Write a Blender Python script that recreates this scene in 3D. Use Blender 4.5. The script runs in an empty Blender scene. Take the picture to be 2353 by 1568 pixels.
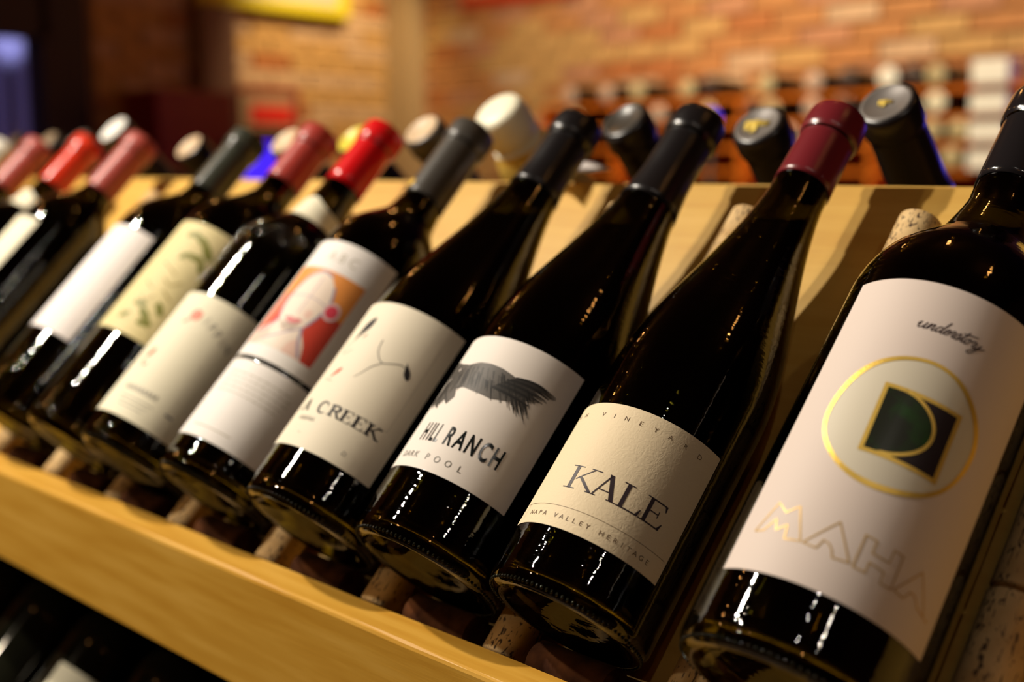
import bpy, bmesh, math, random
from mathutils import Vector, Matrix
random.seed(7)
C = bpy.context.scene.collection
sc = bpy.context.scene
PI = math.pi
ZO = 1.25                       # camera height above the floor
# ------------------------------------------------------------------ camera
cam_d = bpy.data.cameras.new('camera'); cam = bpy.data.objects.new('camera', cam_d); C.objects.link(cam)
FPX = 2688.42
cam_d.sensor_fit = 'HORIZONTAL'; cam_d.sensor_width = 36.0; cam_d.lens = FPX / 2353 * 36
YAW, PITCH = math.radians(44.1114), math.radians(8.3519)
cam.location = (0, 0, ZO)
cam.rotation_euler = (PI/2 - PITCH, 0, YAW)
cam_d.clip_start = 0.02
cam_d.dof.use_dof = True; cam_d.dof.focus_distance = 0.505; cam_d.dof.aperture_fstop = 4.4
sc.camera = cam
# ------------------------------------------------------------------ world, lights, exposure
w = bpy.data.worlds.new('world'); sc.world = w; w.use_nodes = True
bgn = w.node_tree.nodes['Background']; bgn.inputs[0].default_value = (0.18, 0.13, 0.36, 1); bgn.inputs[1].default_value = 0.22
sc.view_settings.view_transform = 'Standard'; sc.view_settings.look = 'None'
sc.view_settings.exposure = 0.28; sc.view_settings.gamma = 1.0; sc.view_settings.use_curve_mapping = False
sc.cycles.caustics_reflective = False; sc.cycles.caustics_refractive = False
sc.cycles.sample_clamp_indirect = 4.0
sc.cycles.max_bounces = 12; sc.cycles.transmission_bounces = 10; sc.cycles.glossy_bounces = 6; sc.cycles.diffuse_bounces = 4
sc.cycles.use_denoising = True
WARM = (1.0, 0.88, 0.72)
def point(name, loc, power, color=WARM, rad=0.03):
    l = bpy.data.lights.new(name, 'POINT'); l.energy = power; l.color = color; l.shadow_soft_size = rad
    o = bpy.data.objects.new(name, l); C.objects.link(o); o.location = (loc[0], loc[1], loc[2] + ZO); return o
def spot(name, loc, at, power, ang, color=WARM, rad=0.04, blend=0.6):
    l = bpy.data.lights.new(name, 'SPOT'); l.energy = power; l.color = color; l.shadow_soft_size = rad
    l.spot_size = math.radians(ang); l.spot_blend = blend
    o = bpy.data.objects.new(name, l); C.objects.link(o); o.location = (loc[0], loc[1], loc[2] + ZO)
    d = Vector(at) - Vector(loc); o.rotation_euler = d.to_track_quat('-Z', 'Y').to_euler(); return o
spot('track_spot_key', (-1.34, -0.06, 1.00), (-0.55, 0.42, -0.20), 66, 85, (1, .90, .76), .022)
spot('track_spot_second', (-1.22, -0.33, 1.02), (-0.55, 0.40, -0.20), 46, 85, (1, .90, .76), .022)
spot('track_spot_front', (-1.5, -1.15, 1.05), (-0.62, 0.30, -0.30), 14, 42, (1, .82, .58), .03)
spot('track_spot_right', (0.75, -0.15, 1.00), (-0.3, 0.40, -0.2), 3, 75, (1, .88, .74), .022)
spot('track_spot_near', (0.22, -0.12, 1.05), (-0.25, 0.40, -0.2), 2.2, 60, (1, .9, .8), .02)
for i, (x, y, z, p) in enumerate([(-2.6, .3, 1.45, 3), (-3.4, 1.5, 1.45, 3), (-1.9, 1.9, 1.45, 3), (-.6, 1.2, 1.45, 2.5), (.6, .9, 1.45, 2), (-3.2, -.7, 1.45, 3), (-1.2, -1.2, 1.45, 2), (.9, -1.0, 1.45, 2)]):
    point('ceiling_bulb', (x, y, z), p * .9, (1, .45, .13), .03)
spot('wall_washer_left', (-3.75, 3.35, 1.45), (-4.66, 3.52, .42), 92, 62, (1, .74, .38), .05, .8)
spot('wall_washer_back', (-3.0, 2.7, 1.5), (-2.9, 4.0, .5), 112, 110, (1, .80, .52), .06, .8)
spot('wall_washer_right', (-1.3, 1.75, 1.35), (-1.85, 3.7, .20), 150, 62, (1, .82, .54), .06, .8)
point('blue_neon_glow', (-0.3, 3.3, 0.15), 6, (.10, .08, 1.0), .12)
# ------------------------------------------------------------------ materials
def mat(name, col, rough=.5, metal=0.0, spec=.5, coat=0.0, emit=None, estr=1.0):
    m = bpy.data.materials.new(name); m.use_nodes = True
    b = m.node_tree.nodes['Principled BSDF']
    b.inputs['Base Color'].default_value = (*col, 1); b.inputs['Roughness'].default_value = rough
    b.inputs['Metallic'].default_value = metal; b.inputs['Specular IOR Level'].default_value = spec
    b.inputs['Coat Weight'].default_value = coat; b.inputs['Coat Roughness'].default_value = .06
    if emit: b.inputs['Emission Color'].default_value = (*emit, 1); b.inputs['Emission Strength'].default_value = estr
    return m
def nd(m, t, **kw):
    n = m.node_tree.nodes.new(t)
    for k, v in kw.items(): setattr(n, k, v)
    return n
def lk(m, a, b): m.node_tree.links.new(a, b)
def bump_noise(m, scale=(1, 1, 1), s=40, detail=4, strength=.1, dist=.001, rough=.5):
    b = m.node_tree.nodes['Principled BSDF']
    tc = nd(m, 'ShaderNodeTexCoord'); mp = nd(m, 'ShaderNodeMapping'); mp.inputs['Scale'].default_value = scale
    nz = nd(m, 'ShaderNodeTexNoise'); nz.inputs['Scale'].default_value = s; nz.inputs['Detail'].default_value = detail; nz.inputs['Roughness'].default_value = rough
    bp = nd(m, 'ShaderNodeBump'); bp.inputs['Strength'].default_value = strength; bp.inputs['Distance'].default_value = dist
    lk(m, tc.outputs['Object'], mp.inputs[0]); lk(m, mp.outputs[0], nz.inputs[0]); lk(m, nz.outputs[0], bp.inputs['Height']); lk(m, bp.outputs[0], b.inputs['Normal'])
    return nz
def color_noise(m, c1, c2, scale=(1, 1, 1), s=10, detail=5, lo=.35, hi=.65, c3=None):
    b = m.node_tree.nodes['Principled BSDF']
    tc = nd(m, 'ShaderNodeTexCoord'); mp = nd(m, 'ShaderNodeMapping'); mp.inputs['Scale'].default_value = scale
    nz = nd(m, 'ShaderNodeTexNoise'); nz.inputs['Scale'].default_value = s; nz.inputs['Detail'].default_value = detail
    rp = nd(m, 'ShaderNodeValToRGB'); e = rp.color_ramp.elements
    e[0].position = lo; e[0].color = (*c1, 1); e[1].position = hi; e[1].color = (*c2, 1)
    if c3: x = e.new((lo + hi) / 2); x.color = (*c3, 1)
    lk(m, tc.outputs['Object'], mp.inputs[0]); lk(m, mp.outputs[0], nz.inputs[0]); lk(m, nz.outputs[0], rp.inputs[0]); lk(m, rp.outputs[0], b.inputs['Base Color'])
    return rp
M = {}
def wood(name, c1, c2, c3):
    m = mat(name, c1, .42); color_noise(m, c1, c2, (1.2, 14, 14), 9, 8, .3, .72, c3); bump_noise(m, (2, 60, 60), 20, 5, .12, .0006); return m
M['maple'] = wood('pale maple wood', (.57, .315, .055), (.66, .40, .09), (.615, .36, .07))
M['maple_rail'] = wood('amber maple wood', (.56, .27, .026), (.70, .39, .065), (.63, .33, .042))
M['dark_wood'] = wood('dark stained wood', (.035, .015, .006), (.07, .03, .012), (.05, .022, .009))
M['orange_wood'] = wood('orange rack wood', (.60, .13, .008), (.8, .22, .015), (.7, .17, .01))
def glass(name, col):
    m = bpy.data.materials.new(name); m.use_nodes = True; nt = m.node_tree
    b = nt.nodes['Principled BSDF']; b.inputs['Base Color'].default_value = (*col, 1); b.inputs['Transmission Weight'].default_value = 1
    b.inputs['Roughness'].default_value = .02; b.inputs['IOR'].default_value = 1.52
    tc = nd(m, 'ShaderNodeTexCoord'); mp = nd(m, 'ShaderNodeMapping'); mp.inputs['Scale'].default_value = (60, 60, 260)
    nz = nd(m, 'ShaderNodeTexNoise'); nz.inputs['Scale'].default_value = 1.6; nz.inputs['Detail'].default_value = 2
    bp = nd(m, 'ShaderNodeBump'); bp.inputs['Strength'].default_value = .26; bp.inputs['Distance'].default_value = .0006
    lk(m, tc.outputs['Object'], mp.inputs[0]); lk(m, mp.outputs[0], nz.inputs[0]); lk(m, nz.outputs[0], bp.inputs['Height']); lk(m, bp.outputs[0], b.inputs['Normal'])
    return m
M['glass'] = glass('dark olive bottle glass', (.14, .125, .012))
M['wine'] = mat('dark red wine', (.010, .002, .004), .08, 0, .3)
M['dark_glass'] = mat('dark bottle glass', (.010, .010, .006), .05, 0, .5)
M['clear_glass'] = mat('amber sparkling glass', (.30, .19, .03), .12, 0, .5)
def capsule(name, col, rough=.38, coat=0., metal=0.): m = mat(name, col, rough * .85, metal, .5, coat); bump_noise(m, (1, 1, .3), 200, 2, .02, .0003); return m
M['cap_black'] = capsule('satin black foil', (.009, .007, .0075), .34)
M['cap_gloss_black'] = capsule('gloss black foil', (.012, .010, .011), .16)
M['cap_maroon'] = capsule('maroon foil', (.165, .014, .020), .32)
M['cap_grey'] = capsule('charcoal foil', (.05, .042, .033), .42)
M['cap_red'] = capsule('bright red foil', (.62, .006, .008), .25)
M['cap_rust'] = capsule('rose red foil', (.36, .038, .026), .40)
M['cap_rose'] = capsule('dusty rose foil', (.36, .06, .045), .44)
M['cap_green'] = capsule('dark green grey foil', (.035, .037, .025), .3)
M['cap_cream'] = capsule('cream foil', (.75, .70, .58), .4)
M['cap_redgold'] = capsule('red orange foil', (.60, .035, .012), .2)
M['silver'] = mat('silver cap metal', (.17, .15, .135), .5, .2); M['gold_cap'] = mat('yellow gold emblem', (.75, .55, .10), .45, .2)
M['cork_dark'] = mat('shade darkened cork', (.06, .02, .006), .95, 0, .1); color_noise(M['cork_dark'], (.03, .009, .003), (.085, .028, .008), (1, 1, 1), 90, 4, .35, .65)  # shadow of the slots painted into the colour of the corks under the bases
M['gold'] = mat('gold foil print', (.84, .56, .11), .40, .6); bump_noise(M['gold'], (1, 1, 1), 900, 2, .25, .0004)
M['gold_pale'] = mat('pale gold foil print', (.54, .33, .07), .42, .35)
M['tan_cap'] = mat('tan cap top', (.62, .45, .28), .5)
M['yellow_cap'] = mat('yellow cap top', (.72, .58, .06), .4)
M['white_cap'] = mat('white cap top', (.85, .82, .75), .45)
def paper(name, col, emb=0.0):
    m = mat(name, col, .62, 0, .25)
    if emb:
        b = m.node_tree.nodes['Principled BSDF']
        tc = nd(m, 'ShaderNodeTexCoord'); nz = nd(m, 'ShaderNodeTexNoise'); nz.inputs['Scale'].default_value = 330; nz.inputs['Detail'].default_value = 4; nz.inputs['Distortion'].default_value = 2.2
        vo = nd(m, 'ShaderNodeTexNoise'); vo.inputs['Scale'].default_value = 900; vo.inputs['Detail'].default_value = 2
        ad = nd(m, 'ShaderNodeMath', operation='MULTIPLY_ADD'); ad.inputs[1].default_value = .35
        bp = nd(m, 'ShaderNodeBump'); bp.inputs['Strength'].default_value = emb; bp.inputs['Distance'].default_value = .0009
        lk(m, tc.outputs['Object'], nz.inputs[0]); lk(m, tc.outputs['Object'], vo.inputs[0]); lk(m, vo.outputs[0], ad.inputs[0]); lk(m, nz.outputs[0], ad.inputs[2])
        lk(m, ad.outputs[0], bp.inputs['Height']); lk(m, bp.outputs[0], b.inputs['Normal'])
    else: bump_noise(m, (1, 1, 1), 1500, 2, .06, .0004)
    return m
M['p_blush'] = paper('blush white label paper', (.71, .605, .54))
M['p_kale'] = paper('embossed cream label paper', (.80, .66, .44), .17)
M['p_white'] = paper('off white label paper', (.80, .73, .66))
M['p_ivory'] = paper('ivory label paper', (.80, .72, .56))
M['p_bright'] = paper('bright white label paper', (.84, .79, .74))
M['p_cream'] = paper('cream label paper', (.80, .74, .55))
M['p_yellow'] = paper('yellow cream label paper', (.72, .61, .31))
M['p_plain'] = paper('plain white label paper', (.83, .77, .74))
M['p_old'] = paper('greyed back label paper', (.50, .45, .38))
def flat(name, c, rough=.55): M[name] = mat(name.replace('_', ' ') + ' print', c, rough, 0, .3)
flat('ink', (.012, .008, .009), .6); flat('ink_foil', (.010, .012, .012), .14); flat('ink_plum', (.022, .009, .014), .5)
flat('ink_grey', (.20, .18, .15)); flat('ink_faint', (.52, .47, .38)); flat('ink_brown', (.16, .10, .05))
for i, g in enumerate((.012, .03, .06, .10, .17)): flat('feather_%s' % 'abcde'[i], (g, g * .88, g * .76))
flat('red_leaf', (.62, .07, .02)); flat('orange', (.78, .28, .05)); flat('red_paint', (.60, .045, .02)); flat('coral', (.72, .19, .11))
flat('skin', (.80, .66, .54)); flat('skin_rose', (.78, .52, .42)); flat('lilac', (.34, .28, .38)); flat('lips', (.62, .16, .16)); flat('earring', (.75, .05, .09)); flat('ear_ring', (.70, .50, .50))
flat('leaf_green', (.20, .20, .03)); flat('vine_brown', (.40, .30, .10)); flat('emerald', (.022, .028, .016), .3); flat('plum_black', (.022, .014, .016), .35); flat('haze', (.66, .60, .47), .5); flat('peach', (.80, .34, .22))
nz_e = M['emerald']; color_noise(nz_e, (.016, .018, .011), (.014, .050, .008), (1, 1, 1), 110, 5, .48, .72)
mc = mat('cork', (.5, .3, .12), .75); M['cork'] = mc
b_ = mc.node_tree.nodes['Principled BSDF']
tc_ = nd(mc, 'ShaderNodeTexCoord'); n1 = nd(mc, 'ShaderNodeTexNoise'); n1.inputs['Scale'].default_value = 55; n1.inputs['Detail'].default_value = 5
r1 = nd(mc, 'ShaderNodeValToRGB'); e_ = r1.color_ramp.elements; e_[0].position = .3; e_[0].color = (.52, .31, .11, 1); e_[1].position = .7; e_[1].color = (.76, .54, .26, 1)
mp_ = nd(mc, 'ShaderNodeMapping'); mp_.inputs['Scale'].default_value = (520, 520, 190)
n2 = nd(mc, 'ShaderNodeTexNoise'); n2.inputs['Scale'].default_value = 1; n2.inputs['Detail'].default_value = 2; n2.inputs['Distortion'].default_value = 1.0
r2 = nd(mc, 'ShaderNodeValToRGB'); e_ = r2.color_ramp.elements; e_[0].position = .58; e_[0].color = (0, 0, 0, 1); e_[1].position = .63; e_[1].color = (1, 1, 1, 1)
mx_ = nd(mc, 'ShaderNodeMix', data_type='RGBA'); mx_.inputs['B'].default_value = (.07, .035, .015, 1)
lk(mc, tc_.outputs['Object'], n1.inputs[0]); lk(mc, n1.outputs[0], r1.inputs[0]); lk(mc, tc_.outputs['Object'], mp_.inputs[0]); lk(mc, mp_.outputs[0], n2.inputs[0]); lk(mc, n2.outputs[0], r2.inputs[0])
lk(mc, r2.outputs[0], mx_.inputs['Factor']); lk(mc, r1.outputs[0], mx_.inputs['A']); lk(mc, mx_.outputs['Result'], b_.inputs['Base Color'])
M['brick'] = []
for nm, c in (('orange', (.50, .225, .08)), ('tan', (.56, .33, .125)), ('rose', (.50, .24, .13)), ('rust', (.44, .16, .05)), ('pale', (.60, .40, .25))):
    m = mat(nm + ' brick', c, .85); color_noise(m, tuple(x * .75 for x in c), tuple(min(1, x * 1.2) for x in c), (1, 1, 1), 14, 4, .3, .7); bump_noise(m, (1, 1, 1), 60, 4, .5, .004); M['brick'].append(m)
M['mortar'] = mat('sandy mortar', (.48, .27, .125), .9); bump_noise(M['mortar'], (1, 1, 1), 80, 4, .5, .003)
M['plaster'] = mat('brown plaster', (.16, .10, .07), .8)
M['ceiling'] = mat('dark ceiling paint', (.10, .075, .055), .9)
M['floor'] = wood('brown floor boards', (.10, .05, .02), (.18, .09, .04), (.14, .07, .03))
M['pilaster'] = mat('grey tan plaster', (.42, .30, .17), .8)
M['post'] = mat('purple brown paint', (.20, .105, .075), .6)
M['frame_dark'] = mat('dark brown frame', (.035, .018, .010), .6)
M['pane'] = glass('window pane glass', (.9, .9, .95)); 
M['yellow_sign'] = mat('yellow sign paint', (.66, .56, .01), .5)
M['sign_grey'] = mat('grey sign face', (.52, .50, .40), .5)
M['maroon'] = mat('maroon cabinet paint', (.24, .008, .010), .4)
M['sign_tan'] = mat('tan sign face', (.38, .25, .15), .6)
M['sign_red'] = mat('red sign face', (.72, .02, .012), .5)
M['blue_lit'] = mat('blue lit screen', (.02, .01, .2), .4, emit=(.06, .02, 1.0), estr=.9)
M['lamp_glow'] = mat('street lamp globe', (.8, .8, 1), .4, emit=(.42, .42, .95), estr=.8)
M['red_sign'] = mat('brick red sign paint', (.50, .05, .015), .5)
# ------------------------------------------------------------------ mesh helpers
class MB:
    def __init__(s): s.v = []; s.f = []
    def quad_grid(s, rows):                # rows of equal length lists of points
        o = len(s.v); n = len(rows[0])
        for r in rows: s.v += [tuple(p) for p in r]
        for i in range(len(rows) - 1):
            for j in range(n - 1): s.f.append((o + i*n + j, o + i*n + j + 1, o + (i+1)*n + j + 1, o + (i+1)*n + j))
    def lathe(s, prof, seg=48, flip=False, axis=None):  # prof of (u, r)
        o = len(s.v); rings = []
        for (u, r) in prof:
            if r < 1e-6: rings.append([len(s.v)]); s.v.append((0, 0, u))
            else:
                rings.append(list(range(len(s.v), len(s.v) + seg)))
                s.v += [(r * math.sin(2*PI*k/seg), -r * math.cos(2*PI*k/seg), u) for k in range(seg)]
        for a, b in zip(rings, rings[1:]):
            for k in range(seg):
                k2 = (k + 1) % seg
                if len(a) == 1 and len(b) == 1: continue
                q = (a[0], b[k2], b[k]) if len(a) == 1 else ((a[k], a[k2], b[0]) if len(b) == 1 else (a[k], a[k2], b[k2], b[k]))
                s.f.append(tuple(reversed(q)) if flip else q)
    def box(s, x0, x1, y0, y1, z0, z1, T=None):
        o = len(s.v); P = [(x, y, z) for z in (z0, z1) for y in (y0, y1) for x in (x0, x1)]
        s.v += [tuple(T(*p)) for p in P] if T else P
        F = [(0, 2, 3, 1), (4, 5, 7, 6), (0, 1, 5, 4), (2, 6, 7, 3), (0, 4, 6, 2), (1, 3, 7, 5)]
        s.f += [tuple(o + i for i in q) for q in F]
    def ball(s, c, rx, ry, rz, seg=8, rg=5):
        o = len(s.v); s.v.append((c[0], c[1], c[2] + rz))
        for i in range(1, rg):
            t = PI * i / rg
            for k in range(seg): a = 2*PI*k/seg; s.v.append((c[0] + rx*math.sin(t)*math.cos(a), c[1] + ry*math.sin(t)*math.sin(a), c[2] + rz*math.cos(t)))
        s.v.append((c[0], c[1], c[2] - rz)); e = len(s.v) - 1
        for k in range(seg): s.f.append((o, o+1+k, o+1+(k+1) % seg)); s.f.append((e, e-seg+(k+1) % seg, e-seg+k))
        for i in range(rg - 2):
            for k in range(seg): a = o+1+i*seg+k; b = o+1+i*seg+(k+1) % seg; s.f.append((a, a+seg, b+seg, b))
    def mesh(s, name, m, smooth=True, bevel=0):
        me = bpy.data.meshes.new(name); me.from_pydata(s.v, [], s.f); me.materials.append(m)
        if bevel:
            bm = bmesh.new(); bm.from_mesh(me); bmesh.ops.recalc_face_normals(bm, faces=bm.faces)
            bmesh.ops.bevel(bm, geom=bm.edges[:] , offset=bevel, segments=2, affect='EDGES', profile=.6); bm.to_mesh(me); bm.free()
        if smooth:
            for p in me.polygons: p.use_smooth = True
        me.update(); return me
    def build(s, name, m, parent=None, smooth=True, bevel=0, sharp=None):
        me = s.mesh(name, m, smooth, bevel); o = bpy.data.objects.new(name, me); C.objects.link(o); o.parent = parent
        if sharp: 
            me.set_sharp_from_angle(angle=math.radians(sharp))
        return o
def empty(name, loc, label, cat, rot=(0, 0, 0), group=None):
    o = bpy.data.objects.new(name, None); C.objects.link(o); o.location = loc; o.rotation_euler = rot; o.empty_display_size = .05
    o['label'] = label; o['category'] = cat
    if group: o['group'] = group
    return o
def tag(o, label, cat, group=None):
    o['label'] = label; o['category'] = cat
    if group: o['group'] = group
    return o
def structure(o): o['kind'] = 'structure'; return o
def smooth_prof(P, n=4):
    out = []
    for i in range(len(P) - 1):
        p0 = P[max(i-1, 0)]; p1 = P[i]; p2 = P[i+1]; p3 = P[min(i+2, len(P)-1)]
        for k in range(n):
            t = k / n; q = []
            for a in range(2):
                m1 = (p2[a] - p0[a]) / 2; m2 = (p3[a] - p1[a]) / 2
                q.append((2*t**3 - 3*t*t + 1)*p1[a] + (t**3 - 2*t*t + t)*m1 + (-2*t**3 + 3*t*t)*p2[a] + (t**3 - t*t)*m2)
            out.append((q[0], max(q[1], 0)))
    out.append(P[-1]); return out
# ---- rack frame: X along the rack, u up the slope, n off the board
TH = math.radians(44.98); CS, SN = math.cos(TH), math.sin(TH); S0, CC = .11581, .42663
def RK(X, u, n): a = S0 + u; b = n - CC; return Vector((X, CS*a - SN*b, SN*a + CS*b + ZO))
AX = TH - PI/2
# ------------------------------------------------------------------ the room
YB, XL = 4.0, -4.66
def wall_box(name, boxes, m):
    mb = MB()
    for b in boxes: mb.box(*b)
    return structure(mb.build(name, m, None, False))
F0, CE = 0.0, 3.0
wall_back = wall_box('wall_back', [(XL - .2, 2.6, YB + .012, YB + .2, F0, CE)], M['mortar'])
WY0, WY1, WZ0, WZ1 = .9, 2.14, .62, ZO + .535
wall_left = wall_box('wall_left', [(XL - .2, XL - .012, -2.6, WY0, F0, CE), (XL - .2, XL - .012, WY1, YB + .012, F0, CE), (XL - .2, XL - .012, WY0, WY1, F0, WZ0), (XL - .2, XL - .012, WY0, WY1, WZ1, CE)], M['mortar'])
wall_box('wall_right', [(2.6, 2.8, -2.8, YB + .2, F0, CE)], M['plaster'])
wall_box('wall_front', [(XL - .2, 2.6, -2.8, -2.6, F0, CE)], M['plaster'])
wall_box('floor', [(XL - .2, 2.8, -2.8, YB + .2, -.1, F0)], M['floor'])
wall_box('ceiling', [(XL - .2, 2.8, -2.8, YB + .2, CE, CE + .1)], M['ceiling'])
# bricks of the two walls, one object each
bl, bh, bd, jt = .205, .062, .03, .011
bm_variants = {}
def brick_mesh(L, mi, axis):
    key = (round(L, 3), mi, axis)
    if key not in bm_variants:
        mb = MB()
        if axis == 'x': mb.box(-L/2, L/2, -bd/2, bd/2, -bh/2, bh/2)
        else: mb.box(-bd/2, bd/2, -L/2, L/2, -bh/2, bh/2)
        bm_variants[key] = mb.mesh('brick', M['brick'][mi], False, .004)
    return bm_variants[key]
def lay(parent, axis, a0, a1, z0, z1, plane, skip=None, forced=(), wts=(6, 5, 4, 2, 1)):
    row = 0; z = z0
    while z < z1:
        a = a0 - (bl + jt) / 2 * (row % 2); 
        while a < a1:
            s, e = max(a, a0), min(a + bl, a1)
            if e - s > .04 and not (skip and skip((s + e) / 2, z)):
                mi = random.choices((0, 1, 2, 3, 4), wts)[0]
                for (fa, fz, fm) in forced:
                    if s <= fa <= e + jt and abs(z - fz) < (bh + jt) / 2: mi = fm
                L = (bl if e - s > bl - .001 else round(e - s, 2))
                o = bpy.data.objects.new('brick', brick_mesh(L, mi, axis)); C.objects.link(o); o.parent = parent
                j = random.uniform(-.004, .004)
                o.location = ((s + e)/2, plane + bd/2 + j, z) if axis == 'x' else (plane - bd/2 + j, (s + e)/2, z)
            a += bl + jt
        z += bh + jt; row += 1
lay(wall_back, 'x', XL + .03, -1.05, ZO - .02, ZO + .98, YB - .016, forced=((-3.2, ZO + .43, 3), (-3.0, ZO + .43, 3), (-2.2, ZO + .56, 4), (-1.42, ZO + .5, 4)))
lay(wall_left, 'y', WY1 + .2, YB - .05, ZO - .02, ZO + .98, XL + .016, forced=((3.63, ZO + .62, 4), (3.66, ZO + .55, 4)), wts=(2, 7, 1, 1, 5))
# window in the left wall: dusk outside
fr = MB()
for b in ((WY0, WY0 + .09, WZ0, WZ1), (WY1 - .03, WY1 + .16, WZ0, WZ1 + .17), (WY0, WY1, WZ0, WZ0 + .09), (WY0, WY1, WZ1 - .02, WZ1 + .17)):
    fr.box(XL - .1, XL + .03, b[0], b[1], b[2], b[3])
win = structure(fr.build('window_1', M['frame_dark'], None, False))
mb = MB(); mb.box(XL - .075, XL - .069, WY0 + .09, WY1 - .03, WZ0 + .09, WZ1 - .02); pn = mb.build('window_pane', M['pane'], win, False)
mb = MB(); mb.box(XL - .085, XL - .06, 1.925, 1.95, WZ0 + .09, WZ1 - .02); mb.build('window_bar', mat('blue grey window bar', (.12, .13, .45), .5), win, False)
sl = empty('street_lamp', (XL - 2.2, 2.93, 0), 'round white street lamp glowing outside the dusk window', 'lamp')
mb = MB(); mb.ball((0, 0, ZO + .71), .085, .085, .085, 16, 10); mb.build('lamp_globe', M['lamp_glow'], sl)
mb = MB(); mb.lathe([(0, .0), (0, .06), (.1, .05), (.12, .03), (ZO + .625, .025), (ZO + .63, 0)], 12); mb.build('pole', M['frame_dark'], sl)
tr = MB(); tr.box(XL - .01, XL + .10, 2.79, 2.96, 0, ZO + .70); structure(tr.build('trim_1', M['post'], None, False))
tr = MB(); tr.box(XL + .02, XL + .20, YB - .12, YB - .02, 0, CE); structure(tr.build('trim_2', M['pilaster'], None, False))
# ------------------------------------------------------------------ display rack
rack = empty('display_rack', (-.9, .6, 0), 'pale maple sloping wine rack with cork columns between the bottles', 'rack')
def rpart(name, mb, m, **k): 
    o = mb.build(name, m, rack, **k); o.matrix_parent_inverse = Matrix.Translation((.9, -.6, 0)); return o
X0, X1 = -2.3, .30
YM = RK(0, .298, 0).y + .0135           # the ridge
mb = MB(); mb.box(X0, X1, -.0385, .298, -.018, 0, RK); rpart('front_board', mb, M['maple'], smooth=False, bevel=.0012)
def RB(X, u, n): p = RK(X, u, n); return Vector((p.x, 2*YM - p.y, p.z))
mb = MB(); mb.box(X0, X1, -.0385, .298, -.018, 0, lambda a, b, c: RB(a, b, c)); rpart('back_board', mb, M['maple'], smooth=False)
RY, RZ, RT, RH = .35585, -.2164, .0213, .0667
def wob_box(x0, x1, y0, y1, z0, z1):
    mb = MB(); n = 60; rows = []
    for i in range(n + 1):
        x = x0 + (x1 - x0) * i / n; j = random.uniform(-.00025, .00025); k = random.uniform(-.0003, .0003)
        rows.append([(x, y0, z0), (x, y1, z0), (x, y1, z1 + k), (x, y0 + .0022, z1), (x, y0 + .0006, z1 - .0007 + j), (x, y0, z1 - .0022 + j), (x, y0, z0)])
    mb.quad_grid(rows); mb.f.append((0, 1, 2, 3, 4, 5)); o = n * 7; mb.f.append((o+5, o+4, o+3, o+2, o+1, o)); return mb
rl = rpart('front_rail', wob_box(X0, X1, RY - RT, RY, ZO + RZ - RH, ZO + RZ), M['maple_rail'], smooth=False)
mb = MB(); mb.box(X0, X1, 2*YM - RY, 2*YM - RY + RT, ZO + RZ - RH, ZO + RZ); rpart('back_rail', mb, M['maple_rail'], smooth=False)
# dark carcass below
mb = MB(); mb.box(X0, X1, .585, .63, 0, ZO - .05); rpart('centre_panel', mb, M['dark_wood'], smooth=False)
mb = MB(); mb.box(X0 - .03, X0, .20, 2*YM - .2, 0, ZO - .28); rpart('end_panel', mb, M['dark_wood'], smooth=False)
LD = Vector((0, -.062, -.330))            # offset of the lower tier
def RL(X, u, n): return RK(X, u, n) + LD
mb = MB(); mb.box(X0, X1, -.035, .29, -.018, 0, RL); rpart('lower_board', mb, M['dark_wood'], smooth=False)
mb = MB(); mb.box(X0, X1, RY - RT + LD.y, RY + LD.y, ZO + RZ - RH + LD.z, ZO + RZ + LD.z); rpart('lower_rail', mb, M['maple_rail'], smooth=False)
# corks
def cork_mesh(r, L, seed):
    rn = random.Random(seed); mb = MB(); e = .0012
    mb.lathe([(0, 0), (0, r - e), (e, r), (L*.5, r*(1 - rn.uniform(0, .03))), (L - e, r), (L, r - e*1.5), (L, 0)], 20)
    me = mb.mesh('cork', M['cork']); me.set_sharp_from_angle(angle=math.radians(50)); return me
def put_cork(me, X, u, n, spin, tilt=0):
    o = bpy.data.objects.new('cork', me); C.objects.link(o); o.parent = rack; o.matrix_parent_inverse = Matrix.Translation((.9, -.6, 0))
    o.matrix_basis = Matrix.Translation(RK(X, u, n)) @ Matrix.Rotation(AX, 4, 'X') @ Matrix.Rotation(tilt, 4, 'Y') @ Matrix.Rotation(spin, 4, 'Z'); return o
XF = dict(maha=-.2071, kale=-.3153, hill=-.4027, creek=-.4951, port=-.5945, cream=-.6879, yellow=-.7673, white=-.8698, nine=-1.052, ten=-1.160, eleven=-1.277, twelve=-1.366)
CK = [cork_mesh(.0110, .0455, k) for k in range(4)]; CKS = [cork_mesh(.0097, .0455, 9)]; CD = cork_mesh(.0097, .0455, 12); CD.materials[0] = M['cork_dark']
xs = list(XF.values())
cols = [(-.155, CK)] + [((a + b) / 2, CKS if a - b < .08 else CK) for a, b in zip(xs, xs[1:]) if a - b < .15]
cols += [(-.918, CK), (-1.004, CK), (-1.412, CK)]
first = None
for ci, (x, ms) in enumerate(cols):
    rr = .0110 if ms is CK else .0097
    for k in range(6):
        o = put_cork(random.choice(ms), x + random.uniform(-.0006, .0006), -.0165 + k * .0468, rr + .0002, random.uniform(0, 6.28))
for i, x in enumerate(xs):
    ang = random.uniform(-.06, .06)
    put_cork(CD, x - .0227 + random.uniform(-.004, .004), -.0103, .0099, random.uniform(0, 6.28), PI/2)
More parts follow.
